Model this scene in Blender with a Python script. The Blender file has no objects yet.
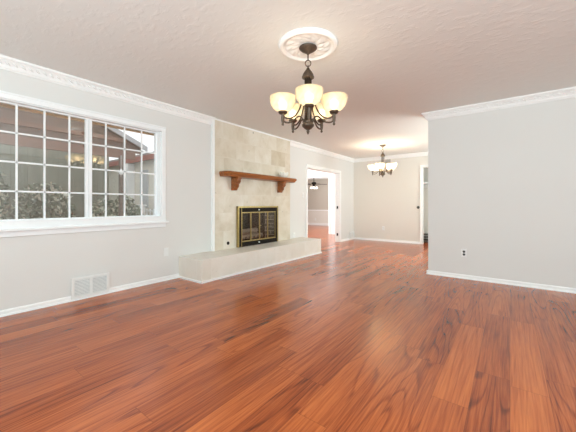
import bpy, math, random
from mathutils import Vector, Matrix

SC = bpy.context.scene
COL = SC.collection
PI = math.pi

# ------------------------------------------------------------------ camera
F_PX = 294.0
YAW = math.atan2(222, 294)
cam_d = bpy.data.cameras.new('camera')
cam_d.sensor_width = 36.0
cam_d.lens = F_PX / 576 * 36.0
cam_d.shift_y = -(216 - 204.6) / 576
cam_d.clip_start = 0.05
cam = bpy.data.objects.new('camera', cam_d)
cam.location = (0, 0, 1.05)
cam.rotation_euler = (PI / 2, 0, YAW)
COL.objects.link(cam)
SC.camera = cam

# ------------------------------------------------------------------ world, exposure, added fill lights
w = bpy.data.worlds.new('sky')
SC.world = w
w.use_nodes = True
bg = w.node_tree.nodes['Background']
bg.inputs['Color'].default_value = (0.93, 0.97, 1.0, 1)
bg.inputs['Strength'].default_value = 1.35
SC.view_settings.view_transform = 'Standard'
SC.view_settings.look = 'None'
SC.view_settings.gamma = 1
SC.view_settings.use_curve_mapping = False
SC.view_settings.exposure = 0.08


def area(name, loc, rot, sx, sy, power, color):
    d = bpy.data.lights.new(name, 'AREA')
    d.shape = 'RECTANGLE'
    d.size, d.size_y = sx, sy
    d.energy = power
    d.color = color
    o = bpy.data.objects.new(name, d)
    o.location = loc
    o.rotation_euler = rot
    COL.objects.link(o)
    return o


FILL_COL = (0.775, 0.965, 1.0)
UP = math.radians(50)  # upward tilt of the fills, to brighten the ceiling
# added fill lights, out of view behind the camera and in the rooms beyond
area('fill_rear', (0.2, -1.80, 1.35), (PI / 2 + UP, 0, 0), 3.6, 1.8, 168, FILL_COL)
area('fill_side', (3.10, -0.1, 1.35), (PI / 2 + UP, 0, PI / 2), 2.2, 1.8, 102, FILL_COL)
area('fill_dining', (1.12, 6.7, 1.35), (PI / 2 + UP, 0, PI / 2), 2.2, 1.7, 118, (0.86, 0.99, 0.97))
area('fill_hall', (-7.3, 7.6, 1.4), (PI / 2, 0, -PI / 2), 1.4, 1.8, 125, (0.86, 0.97, 1))
area('fill_family', (-4.9, 11.2, 1.4), (PI / 2, 0, PI / 2), 2.0, 1.5, 80, (0.9, 0.97, 1.0))


# ------------------------------------------------------------------ helpers
def srgb(r, g, b):
    f = lambda c: (c / 12.92 if c <= 0.04045 else ((c + 0.055) / 1.055) ** 2.4)
    return (f(r / 255), f(g / 255), f(b / 255), 1)


class MB:
    """collects shapes; build() links them as ONE mesh object"""

    def __init__(self):
        self.v, self.f, self.sm = [], [], []

    def add(self, vs, fs, smooth=False):
        n = len(self.v)
        self.v += [tuple(p) for p in vs]
        self.f += [tuple(i + n for i in f) for f in fs]
        self.sm += [smooth] * len(fs)
        return self

    def box(self, x0, x1, y0, y1, z0, z1, m=None):
        vs = [(x, y, z) for x in (x0, x1) for y in (y0, y1) for z in (z0, z1)]
        if m is not None:
            vs = [m @ Vector(p) for p in vs]
        fs = [(0, 1, 3, 2), (4, 6, 7, 5), (0, 4, 5, 1), (2, 3, 7, 6), (0, 2, 6, 4), (1, 5, 7, 3)]
        return self.add(vs, fs)

    def bbox(self, x0, x1, y0, y1, z0, z1, b=0.004):
        """box with chamfered edges"""
        import bmesh
        bm = bmesh.new()
        bmesh.ops.create_cube(bm, size=1)
        for p in bm.verts:
            p.co = Vector(((x0 + x1) / 2 + p.co.x * (x1 - x0), (y0 + y1) / 2 + p.co.y * (y1 - y0), (z0 + z1) / 2 + p.co.z * (z1 - z0)))
        bmesh.ops.bevel(bm, geom=list(bm.edges), offset=b, segments=2, affect='EDGES', profile=0.5)
        bm.verts.index_update()
        self.add([p.co[:] for p in bm.verts], [[q.index for q in f.verts] for f in bm.faces])
        bm.free()
        return self

    def prism(self, pts, fn, a, b):
        """closed 2-D outline pts extruded between a and b; fn(u, v, t) -> xyz"""
        n = len(pts)
        vs = [fn(u, v, a) for u, v in pts] + [fn(u, v, b) for u, v in pts]
        fs = [(i, (i + 1) % n, n + (i + 1) % n, n + i) for i in range(n)]
        fs += [tuple(range(n))[::-1], tuple(range(n, 2 * n))]
        return self.add(vs, fs)

    def lathe(self, prof, n=32, c=(0, 0, 0), smooth=True, m=None, top=True):
        vs, fs = [], []
        for r, z in prof:
            for k in range(n):
                a = 2 * PI * k / n
                p = Vector((r * math.cos(a), r * math.sin(a), z))
                if m is not None:
                    p = m @ p
                vs.append((p.x + c[0], p.y + c[1], p.z + c[2]))
        for i in range(len(prof) - 1):
            for k in range(n):
                k2 = (k + 1) % n
                fs.append((i * n + k, i * n + k2, (i + 1) * n + k2, (i + 1) * n + k))
        fs.append(tuple(range(n))[::-1])
        L = (len(prof) - 1) * n
        if top:
            fs.append(tuple(range(L, L + n)))
        return self.add(vs, fs, smooth)

    def shell(self, prof, n=40, smooth=True):
        """closed ring profile (torus-like): last joins first"""
        vs, fs = [], []
        for r, z in prof:
            for k in range(n):
                a = 2 * PI * k / n
                vs.append((r * math.cos(a), r * math.sin(a), z))
        P = len(prof)
        for i in range(P):
            j = (i + 1) % P
            for k in range(n):
                k2 = (k + 1) % n
                fs.append((i * n + k, i * n + k2, j * n + k2, j * n + k))
        return self.add(vs, fs, smooth)

    def tube(self, pts, r, n=10, smooth=True, closed=False):
        pts = [Vector(p) for p in pts]
        N = len(pts)
        rs = r if isinstance(r, (list, tuple)) else [r] * N
        vs, fs = [], []
        up = Vector((0, 0, 1))
        prev = None
        for i, p in enumerate(pts):
            if closed:
                t = pts[(i + 1) % N] - pts[i - 1]
            else:
                t = pts[min(i + 1, N - 1)] - pts[max(i - 1, 0)]
            t.normalize()
            if prev is None:
                a = t.orthogonal().normalized()
            else:
                a = (prev - t * prev.dot(t)).normalized()
            prev = a
            b = t.cross(a)
            for k in range(n):
                q = 2 * PI * k / n
                vs.append(p + (a * math.cos(q) + b * math.sin(q)) * rs[i])
        for i in range(N if closed else N - 1):
            j = (i + 1) % N
            for k in range(n):
                k2 = (k + 1) % n
                fs.append((i * n + k, i * n + k2, j * n + k2, j * n + k))
        if not closed:
            fs.append(tuple(range(n))[::-1])
            fs.append(tuple(range((N - 1) * n, N * n)))
        return self.add(vs, fs, smooth)

    def build(self, name, mat, parent=None, loc=None):
        me = bpy.data.meshes.new(name)
        me.from_pydata(self.v, [], self.f)
        me.update()
        import bmesh
        bm = bmesh.new()
        bm.from_mesh(me)
        bmesh.ops.recalc_face_normals(bm, faces=bm.faces)
        bm.to_mesh(me)
        bm.free()
        for p, s in zip(me.polygons, self.sm):
            p.use_smooth = s
        uv = me.uv_layers.new(name='UVMap')
        for p in me.polygons:
            nx, ny, nz = (abs(c) for c in p.normal)
            for li in p.loop_indices:
                x, y, z = me.vertices[me.loops[li].vertex_index].co
                uv.data[li].uv = (y, z) if nx >= ny and nx >= nz else ((x, z) if ny >= nz else (y, x))
        o = bpy.data.objects.new(name, me)
        COL.objects.link(o)
        if mat:
            me.materials.append(mat)
        if parent:
            o.parent = parent
        if loc:
            o.location = loc
        return o


def spline(pts, k=6):
    """Catmull-Rom through pts"""
    pts = [Vector(p) for p in pts]
    out = []
    for i in range(len(pts) - 1):
        p0, p1, p2, p3 = pts[max(i - 1, 0)], pts[i], pts[i + 1], pts[min(i + 2, len(pts) - 1)]
        for j in range(k):
            t = j / k
            out.append(0.5 * ((2 * p1) + (p2 - p0) * t + (2 * p0 - 5 * p1 + 4 * p2 - p3) * t * t + (3 * p1 - p0 - 3 * p2 + p3) * t ** 3))
    out.append(pts[-1])
    return out


def tag(o, label, cat, group=None, kind=None):
    if label:
        o['label'] = label
    if cat:
        o['category'] = cat
    if group:
        o['group'] = group
    if kind:
        o['kind'] = kind
    return o


def thing(name, label, cat, loc=(0, 0, 0), rz=0, group=None):
    o = bpy.data.objects.new(name, None)
    o.empty_display_size = 0.1
    o.location = loc
    o.rotation_euler = (0, 0, rz)
    COL.objects.link(o)
    return tag(o, label, cat, group)


def struct(mb, name, mat, parent=None):
    o = mb.build(name, mat, parent)
    if not parent:
        o['kind'] = 'structure'
    return o


def dup(root, loc, rz=0, label=None, group=None):
    def cp(o, par):
        c = o.copy()
        COL.objects.link(c)
        c.parent = par
        for ch in o.children:
            cp(ch, c)
        return c
    r = cp(root, None)
    r.location = loc
    r.rotation_euler = (0, 0, rz)
    if label:
        r['label'] = label
    if group:
        r['group'] = group
    return r


# ------------------------------------------------------------------ materials
class NT:
    def __init__(self, name):
        self.m = bpy.data.materials.new(name)
        self.m.use_nodes = True
        self.t = self.m.node_tree
        self.b = self.t.nodes['Principled BSDF']
        self.out = self.t.nodes['Material Output']

    def n(self, typ, **kw):
        nd = self.t.nodes.new('ShaderNode' + typ)
        for k, v in kw.items():
            if k.startswith('_'):
                setattr(nd, k[1:], v)
        for k, v in kw.items():
            if k.startswith('_'):
                continue
            key = int(k[1:]) if k[0] == 'i' and k[1:].isdigit() else k.replace('__', ' ')
            self.set(nd, key, v)
        return nd

    def set(self, nd, key, v):
        s = nd.inputs[key]
        if isinstance(v, bpy.types.NodeSocket):
            self.t.links.new(v, s)
        elif isinstance(v, bpy.types.Node):
            self.t.links.new(v.outputs[0], s)
        else:
            s.default_value = v

    def math(self, op, a, b=None, c=None):
        nd = self.t.nodes.new('ShaderNodeMath')
        nd.operation = op
        for i, v in enumerate((a, b, c)):
            if v is not None:
                self.set(nd, i, v)
        return nd.outputs[0]

    def ramp(self, fac, stops):
        nd = self.t.nodes.new('ShaderNodeValToRGB')
        self.set(nd, 'Fac', fac)
        el = nd.color_ramp.elements
        while len(el) < len(stops):
            el.new(0.5)
        for e, (p, c) in zip(el, stops):
            e.position = p
            e.color = c
        return nd.outputs['Color']

    def mix(self, fac, a, b, mode='MIX'):
        nd = self.t.nodes.new('ShaderNodeMix')
        nd.data_type = 'RGBA'
        nd.blend_type = mode
        self.set(nd, 0, fac)
        self.set(nd, 6, a)
        self.set(nd, 7, b)
        return nd.outputs[2]

    def bump(self, height, strength=0.3, dist=0.01):
        nd = self.n('Bump', Strength=strength, Distance=dist)
        self.set(nd, 'Height', height)
        self.set(self.b, 'Normal', nd.outputs[0])

    def p(self, **kw):
        for k, v in kw.items():
            self.set(self.b, k.replace('__', ' '), v)
        return self


def plain(name, col, rough=0.6, metal=0.0, noise=0.06, scale=14, bump=0.0, spec=0.5):
    t = NT(name)
    tc = t.n('TexCoord')
    nz = t.n('TexNoise', Vector=tc.outputs['Object'], Scale=scale, Detail=4.0)
    lo = tuple(c * (1 - noise) for c in col[:3]) + (1,)
    hi = tuple(min(1, c * (1 + noise)) for c in col[:3]) + (1,)
    c = t.ramp(nz.outputs['Fac'], [(0.3, lo), (0.7, hi)])
    t.p(Base__Color=c, Roughness=rough, Metallic=metal, Specular__IOR__Level=spec)
    if bump:
        t.bump(nz.outputs['Fac'], bump, 0.004)
    return t.m


def wall_paint(name, col, bump=0.12):
    t = NT(name)
    tc = t.n('TexCoord')
    nz = t.n('TexNoise', Vector=tc.outputs['Object'], Scale=90.0, Detail=2.0)
    big = t.n('TexNoise', Vector=tc.outputs['Object'], Scale=0.9, Detail=2.0)
    lo = tuple(c * 0.985 for c in col[:3]) + (1,)
    c = t.ramp(big.outputs['Fac'], [(0.35, lo), (0.65, col)])
    t.p(Base__Color=c, Roughness=0.75, Specular__IOR__Level=0.3)
    t.bump(nz.outputs['Fac'], bump, 0.002)
    return t.m


M = {}
M['wall'] = wall_paint('painted_wall', srgb(229, 227, 224))
M['wall_warm'] = wall_paint('cream_painted_wall', srgb(233, 228, 220))
M['grey_wall'] = wall_paint('grey_painted_wall', srgb(204, 197, 186))
M['white'] = plain('white_trim_paint', srgb(249, 249, 248), 0.4, noise=0.01)
M['vinyl'] = plain('white_vinyl', srgb(246, 247, 248), 0.35, noise=0.01)
M['plate'] = plain('white_plastic', srgb(240, 240, 238), 0.35, noise=0.01)
M['slot'] = plain('dark_slot', srgb(70, 68, 66), 0.6)
M['louver_back'] = plain('register_dark_back', srgb(188, 190, 192), 0.6)
M['black'] = plain('black_painted_metal', srgb(34, 28, 23), 0.7, noise=0.2, scale=30, spec=0.2)
M['brass'] = plain('antique_brass', srgb(168, 148, 98), 0.36, 0.85, noise=0.15, scale=25)
M['bronze'] = plain('brushed_bronze_metal', srgb(86, 72, 60), 0.42, 0.55, noise=0.2, scale=60, bump=0.1)
M['grille'] = plain('grey_grille_paint', srgb(176, 170, 160), 0.5)
M['nickel'] = plain('dull_metal', srgb(120, 115, 108), 0.4, 0.8)


def mat_ceiling():
    t = NT('knockdown_textured_ceiling')
    tc = t.n('TexCoord')
    mp = t.n('Mapping', Vector=tc.outputs['Object'], Rotation=(0, 0, -0.64), Scale=(1, 1.7, 1))
    d = t.n('TexNoise', Vector=mp.outputs[0], Scale=11.0, Detail=4.0, Roughness=0.55, Distortion=0.3)
    st = t.ramp(d.outputs['Fac'], [(0.50, (0, 0, 0, 1)), (0.66, (1, 1, 1, 1))])
    fine = t.n('TexNoise', Vector=tc.outputs['Object'], Scale=60.0, Detail=2.0)
    h = t.math('ADD', st, t.math('MULTIPLY', fine.outputs['Fac'], 0.25))
    t.p(Base__Color=srgb(240, 241, 238), Roughness=0.7, Specular__IOR__Level=0.3)
    t.bump(h, 0.2, 0.005)
    return t.m


def mat_floor():
    t = NT('cherry_laminate_planks')
    tc = t.n('TexCoord')
    xyz = t.n('SeparateXYZ', Vector=tc.outputs['Object'])
    X, Y = xyz.outputs[0], xyz.outputs[1]
    PW, PL = 0.172, 1.22
    rowf = t.math('DIVIDE', X, PW)
    row = t.math('FLOOR', rowf)
    fx = t.math('SUBTRACT', rowf, row)
    rnd = t.n('TexWhiteNoise', _noise_dimensions='1D', W=row).outputs['Value']
    uf = t.math('ADD', t.math('DIVIDE', Y, PL), t.math('MULTIPLY', rnd, 7.3))
    ui = t.math('FLOOR', uf)
    fy = t.math('SUBTRACT', uf, ui)
    idv = t.n('CombineXYZ', X=row, Y=ui, Z=0.0)
    pid = t.n('TexWhiteNoise', _noise_dimensions='2D', Vector=idv.outputs[0]).outputs['Value']
    zoff = t.math('MULTIPLY', pid, 37.0)
    # cathedral figure: distorted distance field stretched along the plank
    v1 = t.n('CombineXYZ', X=t.math('MULTIPLY', X, 7.0), Y=t.math('MULTIPLY', Y, 0.8), Z=zoff)
    n1 = t.n('TexNoise', Vector=v1.outputs[0], Scale=1.0, Detail=0.6, Roughness=0.35, Distortion=0.05)
    cath = t.math('GREATER_THAN', t.math('FRACT', t.math('MULTIPLY', pid, 7.31)), 0.55)
    straight = t.math('ADD', t.math('MULTIPLY', X, 26.0), t.math('MULTIPLY', n1.outputs['Fac'], 3.2))
    curved = t.math('ADD', t.math('MULTIPLY', n1.outputs['Fac'], 9.0), t.math('MULTIPLY', X, 9.0))
    arg = t.math('ADD', t.math('MULTIPLY', curved, cath), t.math('MULTIPLY', straight, t.math('SUBTRACT', 1.0, cath)))
    ring = t.math('FRACT', arg)
    ringc = t.ramp(ring, [(0.0, (0.05, 0.05, 0.05, 1)), (0.66, (0.2, 0.2, 0.2, 1)), (0.84, (1, 1, 1, 1)), (0.9, (1, 1, 1, 1)), (1.0, (0.05, 0.05, 0.05, 1))])
    # fine fibres
    v2 = t.n('CombineXYZ', X=t.math('MULTIPLY', X, 120.0), Y=t.math('MULTIPLY', Y, 3.2), Z=zoff)
    n2 = t.n('TexNoise', Vector=v2.outputs[0], Scale=1.0, Detail=4.0, Roughness=0.6)
    v3 = t.n('CombineXYZ', X=t.math('MULTIPLY', X, 9.0), Y=t.math('MULTIPLY', Y, 0.9), Z=t.math('ADD', zoff, 5.0))
    n3 = t.n('TexNoise', Vector=v3.outputs[0], Scale=1.0, Detail=2.0)
    g = t.math('ADD', t.math('MULTIPLY', ringc, t.math('ADD', 0.14, t.math('MULTIPLY', cath, 0.10))), t.math('MULTIPLY', n2.outputs['Fac'], 0.95))
    g = t.math('ADD', g, t.math('MULTIPLY', t.math('SUBTRACT', n3.outputs['Fac'], 0.5), 0.55))
    g = t.math('ADD', g, t.math('MULTIPLY', t.math('SUBTRACT', pid, 0.5), 0.30))
    col = t.ramp(g, [(0.15, srgb(206, 116, 60)), (0.46, srgb(180, 93, 47)), (0.68, srgb(148, 70, 35)), (0.95, srgb(92, 42, 22))])
    ex = t.math('MINIMUM', fx, t.math('SUBTRACT', 1.0, fx))
    ey = t.math('MINIMUM', fy, t.math('SUBTRACT', 1.0, fy))
    sx = t.math('LESS_THAN', ex, 0.007)
    sy = t.math('LESS_THAN', ey, 0.0013)
    seam = t.math('MAXIMUM', sx, sy)
    col = t.mix(t.math('MULTIPLY', seam, 0.4), col, srgb(60, 26, 14))
    rg = t.math('ADD', 0.165, t.math('MULTIPLY', n2.outputs['Fac'], 0.07))
    t.p(Base__Color=col, Roughness=rg, Specular__IOR__Level=0.5)
    t.bump(t.math('SUBTRACT', t.math('MULTIPLY', n2.outputs['Fac'], 0.25), seam), 0.12, 0.002)
    return t.m


def mat_stone(name, lift):
    t = NT(name)
    uv = t.n('UVMap')
    br = t.n('TexBrick', Vector=uv.outputs[0], Scale=1.0, Color1=(0, 0, 0, 1), Color2=(1, 1, 1, 1), Mortar=(0.5, 0.5, 0.5, 1), Mortar__Size=0.004, Brick__Width=0.46, Row__Height=0.305, Bias=0.0)
    br.offset = 0.37
    tc = t.n('TexCoord')
    z = t.math('MULTIPLY', br.outputs['Color'], 17.0)
    mp = t.n('Mapping', Vector=tc.outputs['Object'], Scale=(1, 1, 1))
    vm = t.n('VectorMath', _operation='ADD', i0=mp.outputs[0], i1=t.n('CombineXYZ', X=z, Y=z, Z=z).outputs[0])
    cl = t.n('TexNoise', Vector=vm.outputs[0], Scale=3.2, Detail=6.0, Roughness=0.6, Distortion=0.4)
    base = t.ramp(cl.outputs['Fac'], [(0.30, srgb(214, 202, 182)), (0.5, srgb(227, 218, 203)), (0.70, srgb(236, 230, 220))])
    tone = t.ramp(br.outputs['Color'], [(0.0, srgb(214, 198, 172)), (0.3, srgb(240, 233, 220)), (1.0, srgb(250, 248, 244))])
    c = t.mix(0.75, base, tone, 'MULTIPLY')
    c = t.mix(0.35, c, base)
    pit = t.n('TexNoise', Vector=vm.outputs[0], Scale=11.0, Detail=3.0, Roughness=0.55)
    pits = t.ramp(pit.outputs['Fac'], [(0.26, (1, 1, 1, 1)), (0.31, (0, 0, 0, 1))])
    c = t.mix(t.math('MULTIPLY', pits, 0.6), c, srgb(128, 112, 92))
    c = t.mix(t.math('MULTIPLY', br.outputs['Fac'], 0.65), c, srgb(224, 216, 202))
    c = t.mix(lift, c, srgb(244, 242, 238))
    t.p(Base__Color=c, Roughness=0.38, Specular__IOR__Level=0.45)
    t.bump(t.math('SUBTRACT', 0.0, t.math('ADD', br.outputs['Fac'], pits)), 0.25, 0.003)
    return t.m


def mat_wood(name, dark, light, axis=1, rough=0.35, sc=1.0):
    t = NT(name)
    tc = t.n('TexCoord')
    s = [26 * sc] * 3
    s[axis] = 1.6 * sc
    mp = t.n('Mapping', Vector=tc.outputs['Object'], Scale=tuple(s))
    nz = t.n('TexNoise', Vector=mp.outputs[0], Scale=1.0, Detail=5.0, Roughness=0.6, Distortion=0.5)
    c = t.ramp(nz.outputs['Fac'], [(0.28, dark), (0.72, light)])
    t.p(Base__Color=c, Roughness=rough)
    t.bump(nz.outputs['Fac'], 0.08, 0.003)
    return t.m


def mat_glass(name, tint=(1, 1, 1, 1), ior=1.5):
    t = NT(name)
    bf = t.n('NewGeometry').outputs['Backfacing']
    fr = t.n('Fresnel', IOR=t.math('POWER', ior, t.math('SUBTRACT', 1.0, t.math('MULTIPLY', bf, 2.0))))
    tr = t.n('BsdfTransparent', Color=tint)
    gl = t.n('BsdfGlossy', Roughness=0.0)
    mx = t.n('MixShader', Fac=fr.outputs[0])
    t.t.links.new(tr.outputs[0], mx.inputs[1])
    t.t.links.new(gl.outputs[0], mx.inputs[2])
    t.t.links.new(mx.outputs[0], t.out.inputs['Surface'])
    return t.m


def mat_shade():
    t = NT('alabaster_shade_glass')
    tc = t.n('TexCoord')
    nz = t.n('TexNoise', Vector=tc.outputs['Object'], Scale=14.0, Detail=4.0, Distortion=1.2)
    c = t.ramp(nz.outputs['Fac'], [(0.3, srgb(242, 222, 186)), (0.7, srgb(250, 238, 212))])
    tl = t.n('BsdfTranslucent', Color=c)
    df = t.n('BsdfDiffuse', Color=c)
    gl = t.n('BsdfGlossy', Roughness=0.15)
    rf = t.n('BsdfRefraction', Color=c, Roughness=0.9, IOR=1.12)
    m0 = t.n('MixShader', Fac=0.3)
    t.t.links.new(tl.outputs[0], m0.inputs[1])
    t.t.links.new(rf.outputs[0], m0.inputs[2])
    m1 = t.n('MixShader', Fac=0.3)
    t.t.links.new(m0.outputs[0], m1.inputs[1])
    t.t.links.new(df.outputs[0], m1.inputs[2])
    fr = t.n('Fresnel', IOR=1.4)
    m2 = t.n('MixShader', Fac=fr.outputs[0])
    t.t.links.new(m1.outputs[0], m2.inputs[1])
    t.t.links.new(gl.outputs[0], m2.inputs[2])
    t.t.links.new(m2.outputs[0], t.out.inputs['Surface'])
    return t.m


def mat_bulb(name, strength, col=(1.0, 0.86, 0.64, 1)):
    t = NT(name)
    t.p(Base__Color=(1, 1, 1, 1), Emission__Color=col, Emission__Strength=strength)
    return t.m


def mat_brick(name, c1, c2, cm):
    t = NT(name)
    uv = t.n('UVMap')
    br = t.n('TexBrick', Vector=uv.outputs[0], Scale=1.0, Color1=c1, Color2=c2, Mortar=cm, Mortar__Size=0.006, Brick__Width=0.22, Row__Height=0.075)
    t.p(Base__Color=br.outputs['Color'], Roughness=0.9)
    return t.m


M['ceiling'] = mat_ceiling()
M['floor'] = mat_floor()
M['stone'] = mat_stone('cream_travertine_tiles', 0.0)
M['hearth'] = mat_stone('lit_travertine_tiles', 0.5)  # same tile, lightened: stronger light on the hearth put into its colour
M['mantel'] = mat_wood('orange_stained_wood', srgb(112, 60, 26), srgb(178, 108, 54), 1, 0.3)
M['log'] = mat_wood('grey_charred_bark', srgb(130, 122, 114), srgb(206, 198, 188), 1, 0.9)
M['patio_wood'] = mat_wood('brown_stained_boards', srgb(108, 92, 82), srgb(142, 123, 110), 1, 0.8, 0.6)
M['beam_wood'] = mat_wood('red_brown_beam', srgb(126, 98, 84), srgb(154, 124, 108), 1, 0.8, 0.6)
M['soffit'] = plain('tan_soffit_paint', srgb(214, 178, 132), 0.7, noise=0.08, scale=6)
M['fence'] = mat_wood('weathered_fence_boards', srgb(126, 127, 110), srgb(152, 150, 134), 2, 0.9, 0.5)
M['dark_wood'] = mat_wood('dark_stained_wood', srgb(40, 26, 18), srgb(78, 54, 38), 0, 0.5)
M['glass'] = mat_glass('coated_window_glass', ior=2.2)
M['door_glass'] = mat_glass('smoked_fire_glass', (0.86, 0.82, 0.78, 1), 1.5)
M['shade'] = mat_shade()
M['bulb'] = mat_bulb('warm_bulb_glow', 15)
M['bulb_dining'] = mat_bulb('bright_warm_bulb_glow', 120)
M['globe'] = mat_bulb('white_globe_glow', 2.6, (1, 0.9, 0.74, 1))
M['brick'] = mat_brick('dark_firebrick', srgb(52, 36, 30), srgb(38, 27, 23), srgb(56, 42, 36))  # darker brick for the back and most of the lining
M['brick_grey'] = mat_brick('grey_firebrick', srgb(120, 110, 102), srgb(84, 76, 70), srgb(190, 182, 172))
M['leaf_dark'] = plain('dark_green_leaf', srgb(146, 150, 124), 0.5, noise=0.35, scale=3)
M['leaf_glint'] = plain('painted_leaf_glint', srgb(240, 238, 212), 0.45, noise=0.3, scale=5)  # light speckles on the foliage, painted as pale leaf colour
M['blossom'] = plain('pale_blossom', srgb(226, 216, 196), 0.6)
M['lawn'] = plain('lawn_grass', srgb(112, 116, 76), 0.9, noise=0.4, scale=8)
M['concrete'] = plain('patio_concrete', srgb(200, 196, 188), 0.85, noise=0.12, scale=5)
M['siding'] = plain('pale_house_siding', srgb(228, 222, 208), 0.8, noise=0.06)
M['roof'] = plain('grey_roof_shingle', srgb(150, 146, 144), 0.9, noise=0.2, scale=20)
M['fascia'] = plain('brick_red_fascia', srgb(158, 92, 76), 0.7, noise=0.1)
M['fabric_white'] = plain('white_glazed_ceramic', srgb(253, 250, 240), 0.2, noise=0.03)

# ------------------------------------------------------------------ room shell
H = 2.43
L = -3.81           # left wall face
LT = -3.95          # its outer face
FY = 8.38           # dining room far wall face
RY = 4.835          # right-hand partition face
RX = -0.99          # its free end
REAR = -1.85
SIDE = 3.15

b = MB()
b.box(LT, SIDE + 0.15, REAR - 0.15, FY + 0.9, -0.06, 0.0)
b.box(-9.6, LT, 5.1, 12.95, -0.06, 0.0)
b.box(LT, -3.0, FY + 0.9, 12.95, -0.06, 0.0)
floor = struct(b, 'floor', M['floor'])

b = MB()
b.box(LT, SIDE + 0.15, REAR - 0.15, FY + 0.9, H, H + 0.1)
b.box(-9.6, LT, 5.1, 12.95, H, H + 0.1)
b.box(LT, -3.0, FY + 0.9, 12.95, H, H + 0.1)
ceiling = struct(b, 'ceiling', M['ceiling'])

# left wall: window opening and wide doorway opening
WY0, WY1, WZ0, WZ1 = 0.475, 2.165, 0.878, 2.057
DY0, DY1, DZ = 5.80, 7.45, 1.93
b = MB()
b.box(LT, L, REAR - 0.15, WY0, 0, H)
b.box(LT, L, WY0, WY1, 0, WZ0)
b.box(LT, L, WY0, WY1, WZ1, H)
b.box(LT, L, WY1, 3.53, 0, H)
b.box(LT, L, 3.53, 4.65, 1.04, H)
b.box(LT, L, 3.53, 4.65, 0, 0.29)
b.box(LT, L, 4.65, DY0, 0, H)
b.box(LT, L, DY0, DY1, DZ, H)
b.box(LT, L, DY1, FY + 0.12, 0, H)
struct(b, 'wall_left', M['wall'])

b = MB()
b.box(RX, SIDE + 0.15, RY, RY + 0.12, 0, H)
struct(b, 'wall_right', M['wall'])

# dining room far wall with closet opening
CX0, CX1, CZ = -1.865, -0.9, 2.03
b = MB()
b.box(L, CX0, FY, FY + 0.11, 0, H)
b.box(CX0, CX1, FY, FY + 0.11, CZ, H)
b.box(CX1, 1.3, FY, FY + 0.11, 0, H)
struct(b, 'wall_far', M['wall_warm'])
b = MB()
b.box(1.18, 1.30, RY + 0.12, FY, 0, 0.5)
b.box(1.18, 1.30, RY + 0.12, FY, 2.2, H)
b.box(1.18, 1.30, RY + 0.12, 5.6, 0.5, 2.2)
b.box(1.18, 1.30, 7.8, FY, 0.5, 2.2)
struct(b, 'wall_dining', M['wall_warm'])
# closet shell
b = MB()
b.box(CX0 - 0.22, CX1 + 0.3, FY + 0.72, FY + 0.80, 0, H)
b.box(CX0 - 0.30, CX0 - 0.22, FY + 0.11, FY + 0.80, 0, H)
b.box(CX1 + 0.22, CX1 + 0.3, FY + 0.11, FY + 0.72, 0, H)
struct(b, 'wall_closet', M['wall_warm'])
# rear and side walls, behind the camera, each with an added opening at its fill light
b = MB()
b.box(L, -1.7, REAR - 0.12, REAR, 0, H)
b.box(2.1, SIDE, REAR - 0.12, REAR, 0, H)
b.box(-1.7, 2.1, REAR - 0.12, REAR, 0, 0.35)
b.box(-1.7, 2.1, REAR - 0.12, REAR, 2.35, H)
struct(b, 'wall_rear', M['wall'])
b = MB()
b.box(SIDE, SIDE + 0.12, REAR - 0.12, -1.3, 0, H)
b.box(SIDE, SIDE + 0.12, 1.1, RY, 0, H)
b.box(SIDE, SIDE + 0.12, -1.3, 1.1, 0, 0.35)
b.box(SIDE, SIDE + 0.12, -1.3, 1.1, 2.35, H)
struct(b, 'wall_side', M['wall'])
# hall and family room beyond the doorway
HY = 9.26
b = MB()
b.box(-5.16, LT, HY, HY + 0.11, 0, H)
b.box(-6.9, -5.16, HY, HY + 0.11, 2.06, H)
b.box(-9.6, -6.9, HY, HY + 0.11, 0, H)
struct(b, 'wall_hall', M['white'])
b = MB()
b.box(-9.6, LT, 5.1, 5.2, 0, H)
b.box(LT, L, FY + 0.12, HY + 0.11, 0, H)
b.box(-7.62, -7.5, 5.2, HY, 0, 0.45)
b.box(-7.62, -7.5, 5.2, HY, 2.32, H)
b.box(-7.62, -7.5, 5.2, 6.9, 0.45, 2.32)
b.box(-7.62, -7.5, 8.3, HY, 0.45, 2.32)
struct(b, 'wall_hall_side', M['white'])
b = MB()
b.box(-9.6, -3.0, 12.8, 12.95, 0, H)
b.box(-9.6, -9.48, HY + 0.11, 12.8, 0, H)
b.box(-4.7, -4.58, HY + 0.11, 12.8, 0, H)
struct(b, 'wall_family', M['grey_wall'])
b = MB()
b.box(-9.48, -4.7, 12.785, 12.8, 0.12, 0.74)
struct(b, 'wall_family_wainscot', M['wall_warm'])
b = MB()
b.box(-9.48, -4.7, 12.77, 12.8, 0, 0.12)
b.box(-9.48, -4.7, 12.775, 12.8, 0.74, 0.79)
b.box(-9.48, -4.7, 12.74, 12.8, H - 0.09, H)
struct(b, 'trim_6', M['white'])


# crown moulding -------------------------------------------------------------
CROWN = [(0, -0.108), (0.010, -0.108), (0.013, -0.098), (0.022, -0.094), (0.026, -0.084), (0.032, -0.066), (0.044, -0.046), (0.058, -0.032), (0.062, -0.026), (0.074, -0.022), (0.078, -0.012), (0.078, 0), (0, 0)]


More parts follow.
